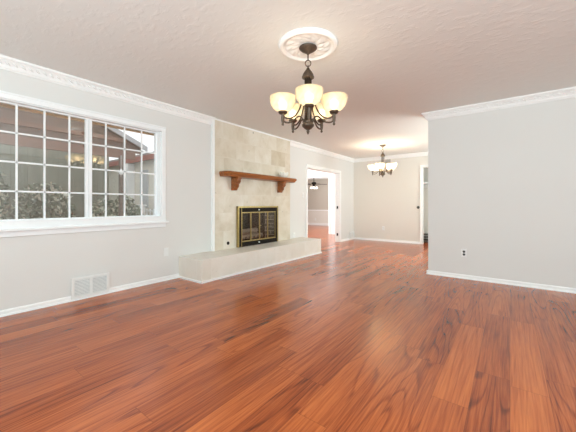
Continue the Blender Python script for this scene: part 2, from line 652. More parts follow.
def crown_path(path, name, z=H, s=1.0, beads=0.0):
    """path: list of (x, y) wall-line points; left side of travel is the room"""
    b = MB()
    P = [Vector((p[0], p[1])) for p in path]
    n = len(P)
    rings = []
    for i in range(n):
        d0 = (P[i] - P[i - 1]).normalized() if i > 0 else None
        d1 = (P[i + 1] - P[i]).normalized() if i < n - 1 else None
        if d0 is None:
            m, sc = Vector((-d1.y, d1.x)), 1
        elif d1 is None:
            m, sc = Vector((-d0.y, d0.x)), 1
        else:
            n0, n1 = Vector((-d0.y, d0.x)), Vector((-d1.y, d1.x))
            m = (n0 + n1).normalized()
            sc = 1 / max(0.3, m.dot(n0))
        rings.append([(P[i].x + m.x * u * s * sc, P[i].y + m.y * u * s * sc, z + v * s) for u, v in CROWN])
    k = len(CROWN)
    vs = [p for r in rings for p in r]
    fs = []
    for i in range(n - 1):
        for j in range(k):
            j2 = (j + 1) % k
            fs.append((i * k + j, i * k + j2, (i + 1) * k + j2, (i + 1) * k + j))
    fs.append(tuple(range(k)))
    fs.append(tuple(range((n - 1) * k, n * k))[::-1])
    b.add(vs, fs)
    # carved rope ornament: small slanted ovals in the cove
    if beads:
        for i in range(n - 1):
            d = P[i + 1] - P[i]
            ln = d.length
            d.normalize()
            nn = Vector((-d.y, d.x))
            c = int(ln / beads)
            for q in range(c):
                a = (q + 0.5) / c * ln
                pts = []
                for t in (-1, 0, 1):
                    o_ = P[i] + d * (a + t * beads * 0.36) + nn * (0.043 + 0.010 * t) * s
                    pts.append((o_.x, o_.y, z + (-0.053 + 0.014 * t) * s))
                b.tube(pts, [0.003, 0.0085, 0.003], 6)
    return struct(b, name, M['white'])


crown_path([(L, 3.03), (L, REAR)], 'trim_1', beads=0.055)
crown_path([(-0.60, FY), (L, FY), (L, 5.06)], 'trim_2', s=0.9)
crown_path([(SIDE, RY), (RX, RY), (RX, RY + 0.12), (0.9, RY + 0.12)], 'trim_3', beads=0.055)
# thin strip along the top and left edge of the stone
b = MB()
b.box(L, -3.757, 3.04, 5.065, H - 0.024, H)
b.bbox(L, -3.752, 3.0, 3.036, 0.309, H - 0.024, 0.004)
struct(b, 'trim_4', M['white'])


def base_profile(b, fn, a, c, h=0.058, t=0.012):
    b.prism([(0, 0), (t + 0.012, 0), (t + 0.010, 0.012), (t, 0.02), (t, h - 0.012), (t * 0.4, h), (0, h)], fn, a, c)


b = MB()
fx = lambda u, v, t: (L + u, t, v)
base_profile(b, fx, REAR, 2.43)
struct(b, 'baseboard_left', M['white'])
b = MB()
base_profile(b, fx, DY1 + 0.058, FY)
base_profile(b, fx, 5.545, DY0 - 0.058)
base_profile(b, lambda u, v, t: (t, FY - u, v), L, CX0 - 0.05)
struct(b, 'baseboard_far', M['white'])
b = MB()
base_profile(b, lambda u, v, t: (t, RY - u, v), RX - 0.02, SIDE)
base_profile(b, lambda u, v, t: (RX - u, t, v), RY - 0.02, RY + 0.14)
struct(b, 'baseboard_right', M['white'])

# doorway trim in the left wall
b = MB()
for y0, y1 in ((DY0 - 0.058, DY0), (DY1, DY1 + 0.058)):
    b.bbox(L, L + 0.018, y0, y1, 0, DZ + 0.0, 0.004)
b.bbox(L, L + 0.018, DY0 - 0.058, DY1 + 0.058, DZ, DZ + 0.07, 0.004)
b.box(LT, L, DY0, DY0 + 0.015, 0, DZ)
b.box(LT, L, DY1 - 0.015, DY1, 0, DZ)
b.box(LT, L, DY0, DY1, DZ - 0.015, DZ)
door1 = struct(b, 'door_1', M['white'])
for z in (0.21, 0.97, 1.74):
    h = MB()
    h.box(-3.895, -3.86, DY1 - 0.020, DY1 - 0.014, z - 0.038, z + 0.038)
    h.tube([(-3.855, DY1 - 0.021, z - 0.04), (-3.855, DY1 - 0.021, z + 0.04)], 0.007, 10)
    h.build('hinge', M['white'] if z > 1.5 else M['black'], door1)
# doorway from the hall into the family room
b = MB()
b.bbox(-5.16, -5.09, HY - 0.018, HY, 0, 2.06, 0.004)
b.bbox(-6.97, -6.9, HY - 0.018, HY, 0, 2.06, 0.004)
b.bbox(-6.97, -5.09, HY - 0.018, HY, 2.06, 2.13, 0.004)
b.box(-5.175, -5.16, HY, HY + 0.11, 0, 2.06)
b.box(-6.9, -5.16, HY, HY + 0.11, 2.045, 2.06)
struct(b, 'door_2', M['white'])
# closet opening casing
b = MB()
b.bbox(CX0 - 0.05, CX0, FY - 0.018, FY, 0, CZ, 0.004)
b.bbox(CX0 - 0.05, CX1 + 0.07, FY - 0.018, FY, CZ, CZ + 0.07, 0.004)
b.bbox(CX1, CX1 + 0.07, FY - 0.018, FY, 0, CZ, 0.004)
b.box(CX0, CX0 + 0.015, FY, FY + 0.11, 0, CZ)
struct(b, 'door_3', M['white'])

# ------------------------------------------------------------------ window in the left wall
win = bpy.data.objects.new('window_1', None)
win.location = (L, (WY0 + WY1) / 2, WZ0)
COL.objects.link(win)
win['kind'] = 'structure'
INV = Matrix.Translation(-win.location)


def wpart(mb, name, mat, par=win):
    o = mb.build(name, mat, par)
    if par is win:
        o.matrix_parent_inverse = INV
    return o


b = MB()
cw = 0.058
b.bbox(L, L + 0.02, WY0 - cw, WY0 + 0.003, 0.821, 2.051, 0.004)
b.bbox(L, L + 0.02, WY1 - 0.003, WY1 + cw, 0.821, 2.051, 0.004)
b.bbox(L, L + 0.02, WY0 - cw, WY1 + cw, 2.05, 2.115, 0.004)
b.bbox(L, L + 0.024, WY0 - cw, WY1 + cw, 2.095, 2.115, 0.004)
wpart(b, 'window_casing', M['vinyl'])
b = MB()
b.bbox(L, L + 0.055, WY0 - cw - 0.03, WY1 + cw + 0.03, 0.795, 0.822, 0.006)
b.bbox(L, L + 0.02, WY0 - cw, WY1 + cw, 0.742, 0.795, 0.004)
wpart(b, 'window_sill', M['vinyl'])
b = MB()   # fixed frame lining the opening
b.box(LT + 0.01, L, WY0, WY0 + 0.016, WZ0, WZ1)
b.box(LT + 0.01, L, WY1 - 0.016, WY1, WZ0, WZ1)
b.box(LT + 0.01, L, WY0, WY1, WZ0, WZ0 + 0.016)
b.box(LT + 0.01, L, WY0, WY1, WZ1 - 0.016, WZ1)
b.box(L - 0.03, L + 0.02, WY0 - 0.003, WY1 + 0.003, 0.82, WZ0 + 0.014)
wpart(b, 'window_frame', M['vinyl'])


def sash(y0, y1, xg):
    b = MB()
    r = 0.03
    z0, z1 = WZ0 + 0.016, WZ1 - 0.016
    b.box(xg - 0.018, xg + 0.018, y0, y0 + r, z0, z1)
    b.box(xg - 0.018, xg + 0.018, y1 - r, y1, z0, z1)
    b.box(xg - 0.018, xg + 0.018, y0 + r, y1 - r, z0, z0 + 0.012)
    b.box(xg - 0.018, xg + 0.018, y0 + r, y1 - r, z1 - 0.012, z1)
    s = wpart(b, 'sash', M['vinyl'])
    g = MB()
    for k in (1, 2, 3):
        y = y0 + (y1 - y0) * k / 4
        g.box(xg + 0.004, xg + 0.014, y - 0.0085, y + 0.0085, z0, z1)
        z = z0 + (z1 - z0) * k / 4
        g.box(xg + 0.004, xg + 0.014, y0 + r, y1 - r, z - 0.0085, z + 0.0085)
    gm = g.build('muntin_grid', M['vinyl'], s)
    p = MB()
    p.box(xg - 0.003, xg + 0.003, y0 + r - 0.004, y1 - r + 0.004, z0 + 0.006, z1 - 0.006)
    p.build('pane', M['glass'], s)
    return s


sash(WY0 + 0.008, 1.355, L - 0.085)
sash(1.292, WY1 - 0.008, L - 0.095)

# ------------------------------------------------------------------ fireplace
SX = -3.765     # stone face
fire = thing('fireplace', 'cream stone-tiled fireplace with a long raised hearth on the left wall', 'fireplace', (SX, 4.07, 0))
FINV = Matrix.Translation(-fire.location)


def fpart(mb, name, mat, par=fire):
    o = mb.build(name, mat, par)
    if par.parent is None and par.type == 'EMPTY':
        o.matrix_parent_inverse = Matrix.Translation(-Vector(par.location))
    return o


FB0, FB1, FZ0, FZ1 = 3.53, 4.545, 0.309, 1.005
b = MB()
SY0, SY1 = 3.035, 5.06
b.box(L, SX, SY0, FB0, 0.309, H - 0.02)
b.box(L, SX, FB1, SY1, 0.309, H - 0.02)
b.box(L, SX, FB0, FB1, FZ1, H - 0.02)
fpart(b, 'stone_surround', M['stone'])
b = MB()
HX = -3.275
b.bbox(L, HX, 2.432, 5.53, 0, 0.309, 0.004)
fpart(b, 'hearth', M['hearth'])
b = MB()
b.box(L, HX + 0.012, 2.418, 2.432, 0, 0.027)
b.box(HX, HX + 0.014, 2.418, 5.544, 0, 0.027)
b.box(L, HX + 0.012, 5.53, 5.544, 0, 0.027)
fpart(b, 'hearth_trim', M['white'])
b = MB()   # lined firebox, tapering to the back
bk = -4.35
vs = []
for x, y0, y1, z1 in ((SX - 0.01, FB0, FB1, FZ1), (bk, FB0 + 0.17, FB1 - 0.17, 0.9)):
    vs += [(x, y0, FZ0 + 0.003), (x, y1, FZ0 + 0.003), (x, y1, z1), (x, y0, z1)]
m1_ = tuple(vs[1][i] + (vs[5][i] - vs[1][i]) * 0.36 for i in range(3))
m2_ = tuple(vs[2][i] + (vs[6][i] - vs[2][i]) * 0.36 for i in range(3))
b.add(vs + [m1_, m2_], [(0, 1, 8, 5, 4), (2, 3, 7, 6, 9), (3, 0, 4, 7), (4, 5, 6, 7), (8, 9, 6, 5)])
o_ = fpart(b, 'firebox', M['brick'])
sm = o_.modifiers.new('thickness', 'SOLIDIFY')
sm.thickness = 0.02
sm.offset = 1
b = MB()
q_ = 0.36     # front part of the side, in the lighter grey brick
lp = lambda p, r: tuple(p[i] + (r[i] - p[i]) * q_ for i in range(3))
side = [vs[1], vs[2], lp(vs[2], vs[6]), lp(vs[1], vs[5])]
b.add(side + [(x, y + 0.02, z) for x, y, z in side], [(0, 1, 2, 3), (7, 6, 5, 4), (0, 4, 5, 1), (1, 5, 6, 2), (2, 6, 7, 3), (3, 7, 4, 0)])
o_ = fpart(b, 'firebrick_side', M['brick_grey'])
o_['label'] = 'grey brick side of the firebox'

# brass glass-door unit in the opening
scr = thing('fireplace_door_set', 'brass-framed black fireplace door set with four narrow glass doors', 'fireplace doors', (SX, 4.14, 0.32))
X0 = SX + 0.018
b = MB()
e0, e1, t0, t1 = 3.508, 4.60, 0.311, 1.022
b.bbox(SX, X0 + 0.030, e0, e0 + 0.026, t0, t1, 0.004)
b.bbox(SX, X0 + 0.030, e1 - 0.026, e1, t0, t1, 0.004)
b.bbox(SX, X0 + 0.034, e0, e1, t1 - 0.030, t1, 0.004)
fpart(b, 'brass_trim', M['brass'], scr)
b = MB()
b.box(SX, X0 + 0.018, e0 + 0.026, e0 + 0.085, t0, t1 - 0.03)
b.box(SX, X0 + 0.018, e1 - 0.075, e1 - 0.026, t0, t1 - 0.03)
b.box(X0, X0 + 0.018, e0 + 0.085, e1 - 0.075, t1 - 0.105, t1 - 0.03)
b.box(X0, X0 + 0.018, e0 + 0.085, e1 - 0.075, t0, t0 + 0.085)
for k in range(3):
    b.box(X0 + 0.018, X0 + 0.024, e0 + 0.09, e1 - 0.08, t1 - 0.094 + k * 0.020, t1 - 0.083 + k * 0.020)
    b.box(X0 + 0.018, X0 + 0.024, e0 + 0.09, e1 - 0.08, t0 + 0.018 + k * 0.022, t0 + 0.030 + k * 0.022)
fpart(b, 'frame', M['black'], scr)
b = MB()
b.box(X0 + 0.010, X0 + 0.026, e0 + 0.082, e0 + 0.092, t0, t1 - 0.03)
b.box(X0 + 0.010, X0 + 0.026, e0 + 0.082, e1 - 0.072, t1 - 0.113, t1 - 0.104)
b.box(X0 + 0.010, X0 + 0.026, e0 + 0.082, e1 - 0.072, t0 + 0.083, t0 + 0.092)
fpart(b, 'inner_trim', M['brass'], scr)
for z in (t1 - 0.066, t0 + 0.046):
    k = MB()
    k.lathe([(0.013, 0), (0.013, 0.012), (0.008, 0.020)], 12, (X0 + 0.022, 4.035, z), m=Matrix.Rotation(PI / 2, 3, 'Y'))
    fpart(k, 'damper_knob', M['plate'], scr)
dz0, dz1 = t0 + 0.094, t1 - 0.115
dy0, dy1 = e0 + 0.094, e1 - 0.076
dw = (dy1 - dy0) / 4
for k in range(4):
    a = dy0 + k * dw + 0.003
    c = a + dw - 0.006
    b = MB()
    r = 0.009
    b.bbox(X0 + 0.004, X0 + 0.020, a, a + r, dz0, dz1, 0.002)
    b.bbox(X0 + 0.004, X0 + 0.020, c - r, c, dz0, dz1, 0.002)
    b.bbox(X0 + 0.005, X0 + 0.019, a + 0.001, c - 0.001, dz0, dz0 + r, 0.002)
    b.bbox(X0 + 0.005, X0 + 0.019, a + 0.001, c - 0.001, dz1 - r, dz1, 0.002)
    d = fpart(b, 'glass_door', M['brass'], scr)
    g = MB()
    g.box(X0 + 0.009, X0 + 0.013, a + r - 0.003, c - r + 0.003, dz0 + r - 0.003, dz1 - r + 0.003)
    g.build('pane', M['door_glass'], d)
    if k in (1, 2):
        hd = MB()
        yy = (c - 0.006) if k == 1 else (a + 0.006)
        hd.lathe([(0.005, 0), (0.005, 0.012), (0.010, 0.016), (0.008, 0.024)], 12, (X0 + 0.020, yy, 0.66), m=Matrix.Rotation(PI / 2, 3, 'Y'))
        hd.build('knob', M['brass'], d)

# grate and logs in the firebox
gr = thing('fire_grate', 'black iron grate standing inside the firebox under the logs', 'grate', (-4.02, 4.04, 0.314))
b = MB()
for k in range(6):
    y = -0.27 + k * 0.108
    b.tube([(0.12, y, 0.14), (0.11, y, 0.07), (-0.11, y, 0.07), (-0.13, y, 0.12)], 0.008, 8)
b.build('bars', M['black'], gr)
for sx in (-0.09, 0.09):
    b = MB()
    b.tube([(sx, -0.30, 0.058), (sx, 0.30, 0.058)], 0.007, 8)
    b.build('rail', M['black'], gr)
    for sy in (-0.25, 0.25):
        b = MB()
        b.tube([(sx, sy, 0.055), (sx, sy, 0.0)], 0.008, 8)
        b.build('leg', M['black'], gr)
rnd = random.Random(3)
LOGS = [((-3.955, 4.04, 0.446), 0.02, 0.66, 0.048, 'pale split log lying at the front of the fire grate'),
        ((-4.085, 4.04, 0.450), -0.03, 0.60, 0.052, 'pale split log lying at the back of the fire grate'),
        ((-4.02, 4.06, 0.548), 0.12, 0.50, 0.045, 'pale split log laid across the top of the two others')]
for loc, rz, ln, r, lab in LOGS:
    b = MB()
    pts, rs = [], []
    for k in range(9):
        t = k / 8 - 0.5
        pts.append((rnd.uniform(-.004, .004), t * ln, rnd.uniform(-.004, .004)))
        rs.append(r * rnd.uniform(0.9, 1.0))
    b.tube(pts, rs, 12)
    o = b.build('log', M['log'], None, loc)
    o.rotation_euler = (0, 0, rz)
    tag(o, lab, 'log', 'logs on the fire grate')

# gas key valve
b = MB()
b.lathe([(0.028, 0), (0.028, 0.006), (0.020, 0.009), (0.012, 0.009), (0.011, 0.003)], 20, (0, 0, 0), m=Matrix.Rotation(PI / 2, 3, 'Y'))
tag(b.build('gas_valve', M['black'], None, (SX, 3.32, 0.405)), 'small round black gas key valve on the stone left of the firebox', 'valve')

# mantel
man = thing('mantel_shelf', 'orange-brown wooden mantel shelf on two scrolled brackets above the firebox', 'mantel', (SX, 4.12, 1.5))
b = MB()
mz0, mz1, mx = 1.508, 1.592, -3.545
prof = [(0, mz0 + 0.012), (0.012, mz0), (0.170, mz0), (0.192, mz0 + 0.010), (0.196, mz0 + 0.030), (0.213, mz0 + 0.040), (0.220, mz0 + 0.058), (0.213, mz0 + 0.076), (0.200, mz1), (0, mz1)]
MY0, MY1 = 3.115, 5.085
# board with clipped front corners: sweep the nose profile around the plan outline
outer = []
ins = lambda d: [(SX, MY0 + 0.02 + (0.22 - d) * 0.25), (SX + d - 0.085, MY0 + (0.22 - d)), (SX + d, MY0 + 0.085 + (0.22 - d) * 0.4), (SX + d, MY1 - 0.085 - (0.22 - d) * 0.4), (SX + d - 0.085, MY1 - (0.22 - d)), (SX, MY1 - 0.02 - (0.22 - d) * 0.25)]
sec = [(0.165, mz0), (0.188, mz0 + 0.008), (0.194, mz0 + 0.026), (0.212, mz0 + 0.036), (0.220, mz0 + 0.056), (0.213, mz0 + 0.074), (0.198, mz1)]
vs, fs = [], []
for d, z in sec:
    vs += [(x, y, z) for x, y in ins(d)]
n = 6
for i in range(len(sec) - 1):
    for j in range(n):
        j2 = (j + 1) % n
        fs.append((i * n + j, i * n + j2, (i + 1) * n + j2, (i + 1) * n + j))
fs.append(tuple(range(n))[::-1])
fs.append(tuple(range((len(sec) - 1) * n, len(sec) * n)))
b.add(vs, fs)
fpart(b, 'shelf', M['mantel'], man)
BR = [(0, 0), (0.165, 0), (0.168, -0.028), (0.150, -0.036), (0.146, -0.055), (0.150, -0.072), (0.128, -0.098), (0.106, -0.108), (0.102, -0.126), (0.108, -0.142), (0.092, -0.168), (0.072, -0.182), (0.066, -0.200), (0.058, -0.215), (0, -0.215)]
for y in (3.43, 4.67):
    b = MB()
    b.prism(BR, lambda u, v, t: (SX + u, t, mz0 + v), y - 0.042, y + 0.042)
    fpart(b, 'bracket', M['mantel'], man)

# white fluted ornament on the mantel
b = MB()
nn = 48
pr = [(0.03, 0), (0.05, 0.006), (0.075, 0.03), (0.092, 0.07), (0.094, 0.105)]
vs, fs = [], []
for r, z in pr + [(r - 0.006, z) for r, z in pr[::-1][:-1]] + [(0.02, 0.012)]:
    for k in range(nn):
        a = 2 * PI * k / nn
        fl = 1 + 0.07 * math.cos(8 * a) * min(1, z / 0.05)
        vs.append((r * fl * math.cos(a), r * fl * math.sin(a), z + (0.012 * math.cos(8 * a) if z > 0.1 else 0)))
rows = 2 * len(pr)
for i in range(rows - 1):
    for k in range(nn):
        k2 = (k + 1) % nn
        fs.append((i * nn + k, i * nn + k2, (i + 1) * nn + k2, (i + 1) * nn + k))
fs.append(tuple(range(nn))[::-1])
fs.append(tuple(range((rows - 1) * nn, rows * nn)))
b.add(vs, fs, True)
tag(b.build('ornament_bowl', M['fabric_white'], None, (-3.66, 4.70, mz1)), 'small white scalloped bowl on the right end of the mantel', 'bowl')


# ------------------------------------------------------------------ chandeliers
med = MB()
NR, NA = 26, 128
vs, fs = [], []
R0 = 0.257


def med_h(r, a):
    q = r / R0
    if q > 0.97:
        return 0.020 * max(0, (1 - q) / 0.03) ** 0.5
    if q > 0.80:
        return 0.020 + 0.010 * math.sin((q - 0.80) / 0.17 * PI)
    h = 0.012
    if q > 0.30:
        w_ = math.sin((q - 0.30) / 0.50 * PI) ** 0.7
        h += 0.012 * w_ * (abs(math.cos(6 * a + 2.5 * (q - 0.5))) ** 0.8) * (0.7 + 0.3 * math.cos(30 * q + 12 * a))
    else:
        h += 0.010 * (1 - q / 0.3)
    return h


for i in range(NR + 1):
    r = R0 * max(0.004, (i / NR))
    for k in range(NA):
        a = 2 * PI * k / NA
        vs.append((r * math.cos(a), r * math.sin(a), -med_h(r, a)))
for i in range(NR):
    for k in range(NA):
        k2 = (k + 1) % NA
        fs.append((i * NA + k, i * NA + k2, (i + 1) * NA + k2, (i + 1) * NA + k))
# flat back
o0 = len(vs)
for k in range(NA):
    a = 2 * PI * k / NA
    vs.append((R0 * math.cos(a), R0 * math.sin(a), 0))
for k in range(NA):
    k2 = (k + 1) % NA
    fs.append((NR * NA + k, NR * NA + k2, o0 + k2, o0 + k))
fs.append(tuple(range(o0, o0 + NA)))
med.add(vs, fs, True)
CHX, CHY = -1.395, 2.135
tag(med.build('ceiling_medallion', M['white'], None, (CHX, CHY, H)), 'round white plaster ceiling medallion with leaf relief above the near chandelier', 'medallion')


def chandelier(label, loc, rz, top_off):
    t = thing('chandelier', label, 'chandelier', loc, rz, 'five-arm chandeliers')
    z0 = -top_off
    b = MB()
    b.lathe([(0.050, z0), (0.076, z0 - 0.004), (0.078, z0 - 0.010), (0.066, z0 - 0.022), (0.040, z0 - 0.040), (0.018, z0 - 0.050), (0.010, -0.080), (0.006, -0.088)], 36)
    b.build('canopy', M['bronze'], t)
    b = MB()
    b.tube([(0, 0, -0.080), (0, 0, -0.135)], 0.0055, 8)
    b.tube([(0, 0.024 * math.cos(q), -0.158 + 0.027 * math.sin(q)) for q in [2 * PI * k / 20 for k in range(20)]], 0.0045, 8, closed=True)
    b.tube([(0.010 * math.cos(q), 0, -0.188 + 0.012 * math.sin(q)) for q in [2 * PI * k / 14 for k in range(14)]], 0.0035, 8, closed=True)
    b.build('hanging_loop', M['bronze'], t)
    b = MB()
    b.lathe([(0.006, -0.192), (0.012, -0.198), (0.014, -0.208), (0.030, -0.228), (0.042, -0.248), (0.048, -0.262), (0.047, -0.270), (0.053, -0.275), (0.053, -0.284), (0.036, -0.290)], 32)
    b.build('bell_cap', M['bronze'], t)
    b = MB()
    b.tube([(0, 0, -0.285), (0, 0, -0.68)], 0.009, 10)
    for k in range(4):
        a = PI / 2 * k + 0.4
        x, y = 0.026 * math.cos(a), 0.026 * math.sin(a)
        b.tube([(x, y, -0.286), (x, y, -0.68)], 0.0075, 8)
    b.build('column', M['bronze'], t)
    b = MB()
    b.lathe([(0.034, -0.655), (0.048, -0.660), (0.050, -0.668), (0.040, -0.674), (0.050, -0.684), (0.053, -0.694), (0.050, -0.704), (0.040, -0.714), (0.030, -0.724), (0.016, -0.732), (0.010, -0.738), (0.014, -0.746), (0.010, -0.758), (0.004, -0.772)], 32)
    b.build('hub', M['bronze'], t)
    RR = 0.226
    DZA = 0.013
    for k in range(5):
        a = 2 * PI * k / 5
        ca, sa = math.cos(a), math.sin(a)
        P = lambda r, z: (r * ca, r * sa, z - DZA)
        b = MB()
        up = spline([P(RR, -0.615), P(0.198, -0.634), P(0.16, -0.634), P(0.115, -0.605), P(0.080, -0.552), P(0.058, -0.490), P(0.034, -0.420)])
        b.tube(up, 0.0068, 8)
        lo = spline([P(RR, -0.655), P(0.200, -0.672), P(0.155, -0.666), P(0.118, -0.636), P(0.088, -0.612), P(0.062, -0.616), P(0.046, -0.642), P(0.036, -0.672)])
        b.tube(lo, 0.0068, 8)
        b.lathe([(0.006, -0.700), (0.011, -0.692), (0.008, -0.680), (0.012, -0.665), (0.014, -0.640), (0.013, -0.612), (0.018, -0.605)], 14, P(RR, 0))
        arm = b.build('arm', M['bronze'], t)
        b = MB()
        b.lathe([(0.012, -0.606), (0.030, -0.602), (0.038, -0.592), (0.040, -0.584), (0.036, -0.580)], 24, P(RR, 0))
        b.build('shade_cup', M['bronze'], arm)
        b = MB()
        prof = [(0.030, -0.582), (0.055, -0.575), (0.077, -0.560), (0.094, -0.538), (0.105, -0.510), (0.110, -0.483), (0.111, -0.466), (0.110, -0.462)]
        b.lathe(prof, 40, top=False)
        b.tube([(0.1095 * math.cos(q), 0.1095 * math.sin(q), -0.461) for q in [2 * PI * j / 40 for j in range(40)]], 0.0022, 8, closed=True)
        sh = b.build('lamp_shade', M['shade'], t, P(RR, 0))
        b = MB()
        b.lathe([(0.012, -0.576), (0.013, -0.552), (0.020, -0.542), (0.028, -0.526), (0.029, -0.512), (0.023, -0.498), (0.012, -0.490), (0.003, -0.488)], 20)
        b.build('bulb', M['bulb'], sh)
    return t


ang = math.atan2(-CHY, -CHX)
ch1 = chandelier('large bronze chandelier with five lit glass bowls under the plaster medallion', (CHX, CHY, H), ang + 0.04, 0.018)
dxy = (-2.345, 6.74)
a2 = math.atan2(-dxy[1], -dxy[0]) - math.radians(17)
ch2 = dup(ch1, (dxy[0], dxy[1], H + 0.018), a2, 'farther bronze chandelier with lit bowls in front of the dining room wall')
bm2 = None
for c in ch2.children:
    for g in c.children:
        if g.name.startswith('bulb'):
            if bm2 is None:
                bm2 = g.data.copy()
                bm2.materials[0] = M['bulb_dining']
            g.data = bm2


# ------------------------------------------------------------------ registers, plates and other wall fittings
def register(name, label, y0, y1, z0, z1, x, cols=2):
    t = thing(name, label, 'vent', (x, (y0 + y1) / 2, z0))
    w_, h_ = (y1 - y0) / 2, z1 - z0
    b = MB()
    f = 0.030
    b.bbox(0, 0.012, -w_, w_, 0, f, 0.003)
    b.bbox(0, 0.012, -w_, w_, h_ - f, h_, 0.003)
    b.bbox(0, 0.011, -w_, -w_ + f, f * 0.8, h_ - f * 0.8, 0.003)
    b.bbox(0, 0.011, w_ - f, w_, f * 0.8, h_ - f * 0.8, 0.003)
    b.bbox(0, 0.011, -f / 2, f / 2, f * 0.8, h_ - f * 0.8, 0.003)
    b.build('frame', M['plate'], t)
    b = MB()
    b.box(0, 0.002, -w_ + f / 2, w_ - f / 2, f / 2, h_ - f / 2)
    b.build('backing', M['louver_back'], t)
    n = 11
    for s in (-1, 1):
        c = MB()
        ya, yb = (-w_ + f, -f / 2) if s < 0 else (f / 2, w_ - f)
        for k in range(n):
            z = f + (h_ - 2 * f) * (k + 0.5) / n
            m = Matrix.Translation((0.006, 0, z)) @ Matrix.Rotation(0.7, 4, 'Y')
            c.box(-0.006, 0.006, ya, yb, -0.0012, 0.0012, m)
        c.build('louver_panel', M['plate'], t)
    return t


register('floor_register', 'white louvered wall register low under the window', 1.125, 1.505, 0.018, 0.250, L + 0.014)
register('floor_register', 'narrow white register low in the far left corner beyond the doorway', 8.03, 8.365, 0.018, 0.240, L + 0.014)


def plate(name, label, cat, loc, rz, kind, w_=0.07, h_=0.115, group=None, sock=None):
    t = thing(name, label, cat, loc, rz, group)
    b = MB()
    b.bbox(-w_ / 2, w_ / 2, -0.007, 0, -h_ / 2, h_ / 2, 0.003)
    b.build('cover_plate', M['plate'], t)
    if kind == 'outlet':
        for s in (-1, 1):
            c = MB()
            c.lathe([(0.0165, 0), (0.0165, 0.002), (0.0155, 0.003)], 20, (0, -0.0065, s * 0.020), m=Matrix.Rotation(PI / 2, 3, 'X'))
            f = c.build('socket', sock or M['plate'], t)
            d = MB()
            d.box(-0.0075, -0.0050, -0.0103, -0.009, s * 0.020 - 0.002, s * 0.020 + 0.007)
            d.box(0.0050, 0.0075, -0.0103, -0.009, s * 0.020 - 0.002, s * 0.020 + 0.007)
            d.lathe([(0.0030, 0), (0.0030, 0.0013)], 10, (0, -0.009, s * 0.020 - 0.008), m=Matrix.Rotation(PI / 2, 3, 'X'))
            d.build('slots', M['slot'], f)
    elif kind == 'switch':
        c = MB()
        c.bbox(-0.006, 0.006, -0.016, -0.005, -0.012, 0.010, 0.002)
        c.build('toggle', M['plate'], t)
    else:
        for s in (-1, 1):
            c = MB()
            c.lathe([(0.004, 0), (0.003, 0.002)], 10, (0, -0.0065, s * 0.042), m=Matrix.Rotation(PI / 2, 3, 'X'))
            c.build('screw', M['plate'], t)
    return t


plate('wall_outlet', 'white blank cover plate low on the window wall just left of the hearth', 'outlet', (L, 2.235, 0.393), PI / 2, 'blank')
plate('wall_outlet', 'white outlet plate low on the wall above the far end of the hearth', 'outlet', (L, 5.266, 0.375), PI / 2, 'outlet')
plate('light_switch', 'white light switch plate beside the left edge of the doorway', 'light switch', (L, 5.615, 1.27), PI / 2, 'switch')
plate('wall_outlet', 'white outlet with dark slots low on the large right-hand wall', 'outlet', (-0.521, RY, 0.363), 0, 'outlet', sock=M['slot'])
plate('wall_outlet', 'small white outlet low on the far dining room wall', 'outlet', (-2.90, FY, 0.372), 0, 'outlet')
plate('wall_outlet', 'tiny white outlet on the back wall of the room through the doorway', 'outlet', (-7.90, 12.785, 0.30), 0, 'outlet')

# grey grille near the ceiling of the dining room wall
t = thing('wall_grille', 'small grey vent grille high on the far dining room wall behind the chandelier', 'vent', (-2.77, FY, 2.235))
b = MB()
b.bbox(-0.075, 0.075, -0.010, 0, 0, 0.118, 0.003)
b.build('frame', M['grille'], t)
b = MB()
for k in range(6):
    b.box(-0.060, 0.060, -0.015, -0.009, 0.016 + k * 0.015, 0.024 + k * 0.015)
b.build('louver', M['louver_back'], t)

# round pull beside the closet opening
t = thing('wall_dial', 'small round dark-ringed knob on the far wall beside the closet opening', 'knob', (-1.962, FY, 0.975))
RXM = Matrix.Rotation(PI / 2, 3, 'X')
b = MB()
b.lathe([(0.036, 0), (0.036, 0.006), (0.030, 0.010)], 24, m=RXM)
b.build('rosette', M['black'], t)
b = MB()
b.lathe([(0.016, 0.009), (0.016, 0.026), (0.022, 0.034), (0.022, 0.044), (0.012, 0.050)], 20, m=RXM)
b.build('knob', M['nickel'], t)

# closet shelf, rod, dark rack
t = thing('closet_shelf', 'pale shelf with hanging rod inside the far closet', 'shelf', (CX0 + 0.2, FY + 0.5, 1.59))
b = MB()
b.box(CX0 - 0.22, CX1 + 0.22, FY + 0.30, FY + 0.72, 1.625, 1.675)
b.box(CX0 - 0.22, CX1 + 0.22, FY + 0.70, FY + 0.72, 1.54, 1.625)
o = b.build('board', M['white'], t)
o.matrix_parent_inverse = Matrix.Translation(-t.location)
b = MB()
b.tube([(CX0 - 0.22, FY + 0.42, 1.57), (CX1 + 0.22, FY + 0.42, 1.57)], 0.016, 12)
o = b.build('hanging_rod', M['white'], t)
o.matrix_parent_inverse = Matrix.Translation(-t.location)
t = thing('shoe_rack', 'low dark wooden rack on the floor of the far closet', 'rack', (-1.55, FY + 0.50, 0))
for sx in (-0.42, 0.42):
    b = MB()
    b.bbox(sx - 0.012, sx + 0.012, -0.14, 0.14, 0, 0.24, 0.003)
    b.build('side_panel', M['dark_wood'], t)
for z in (0.06, 0.14, 0.215):
    b = MB()
    for k in range(4):
        b.box(-0.41, 0.41, -0.135 + k * 0.07, -0.085 + k * 0.07, z, z + 0.016)
    b.build('shelf', M['dark_wood'], t)

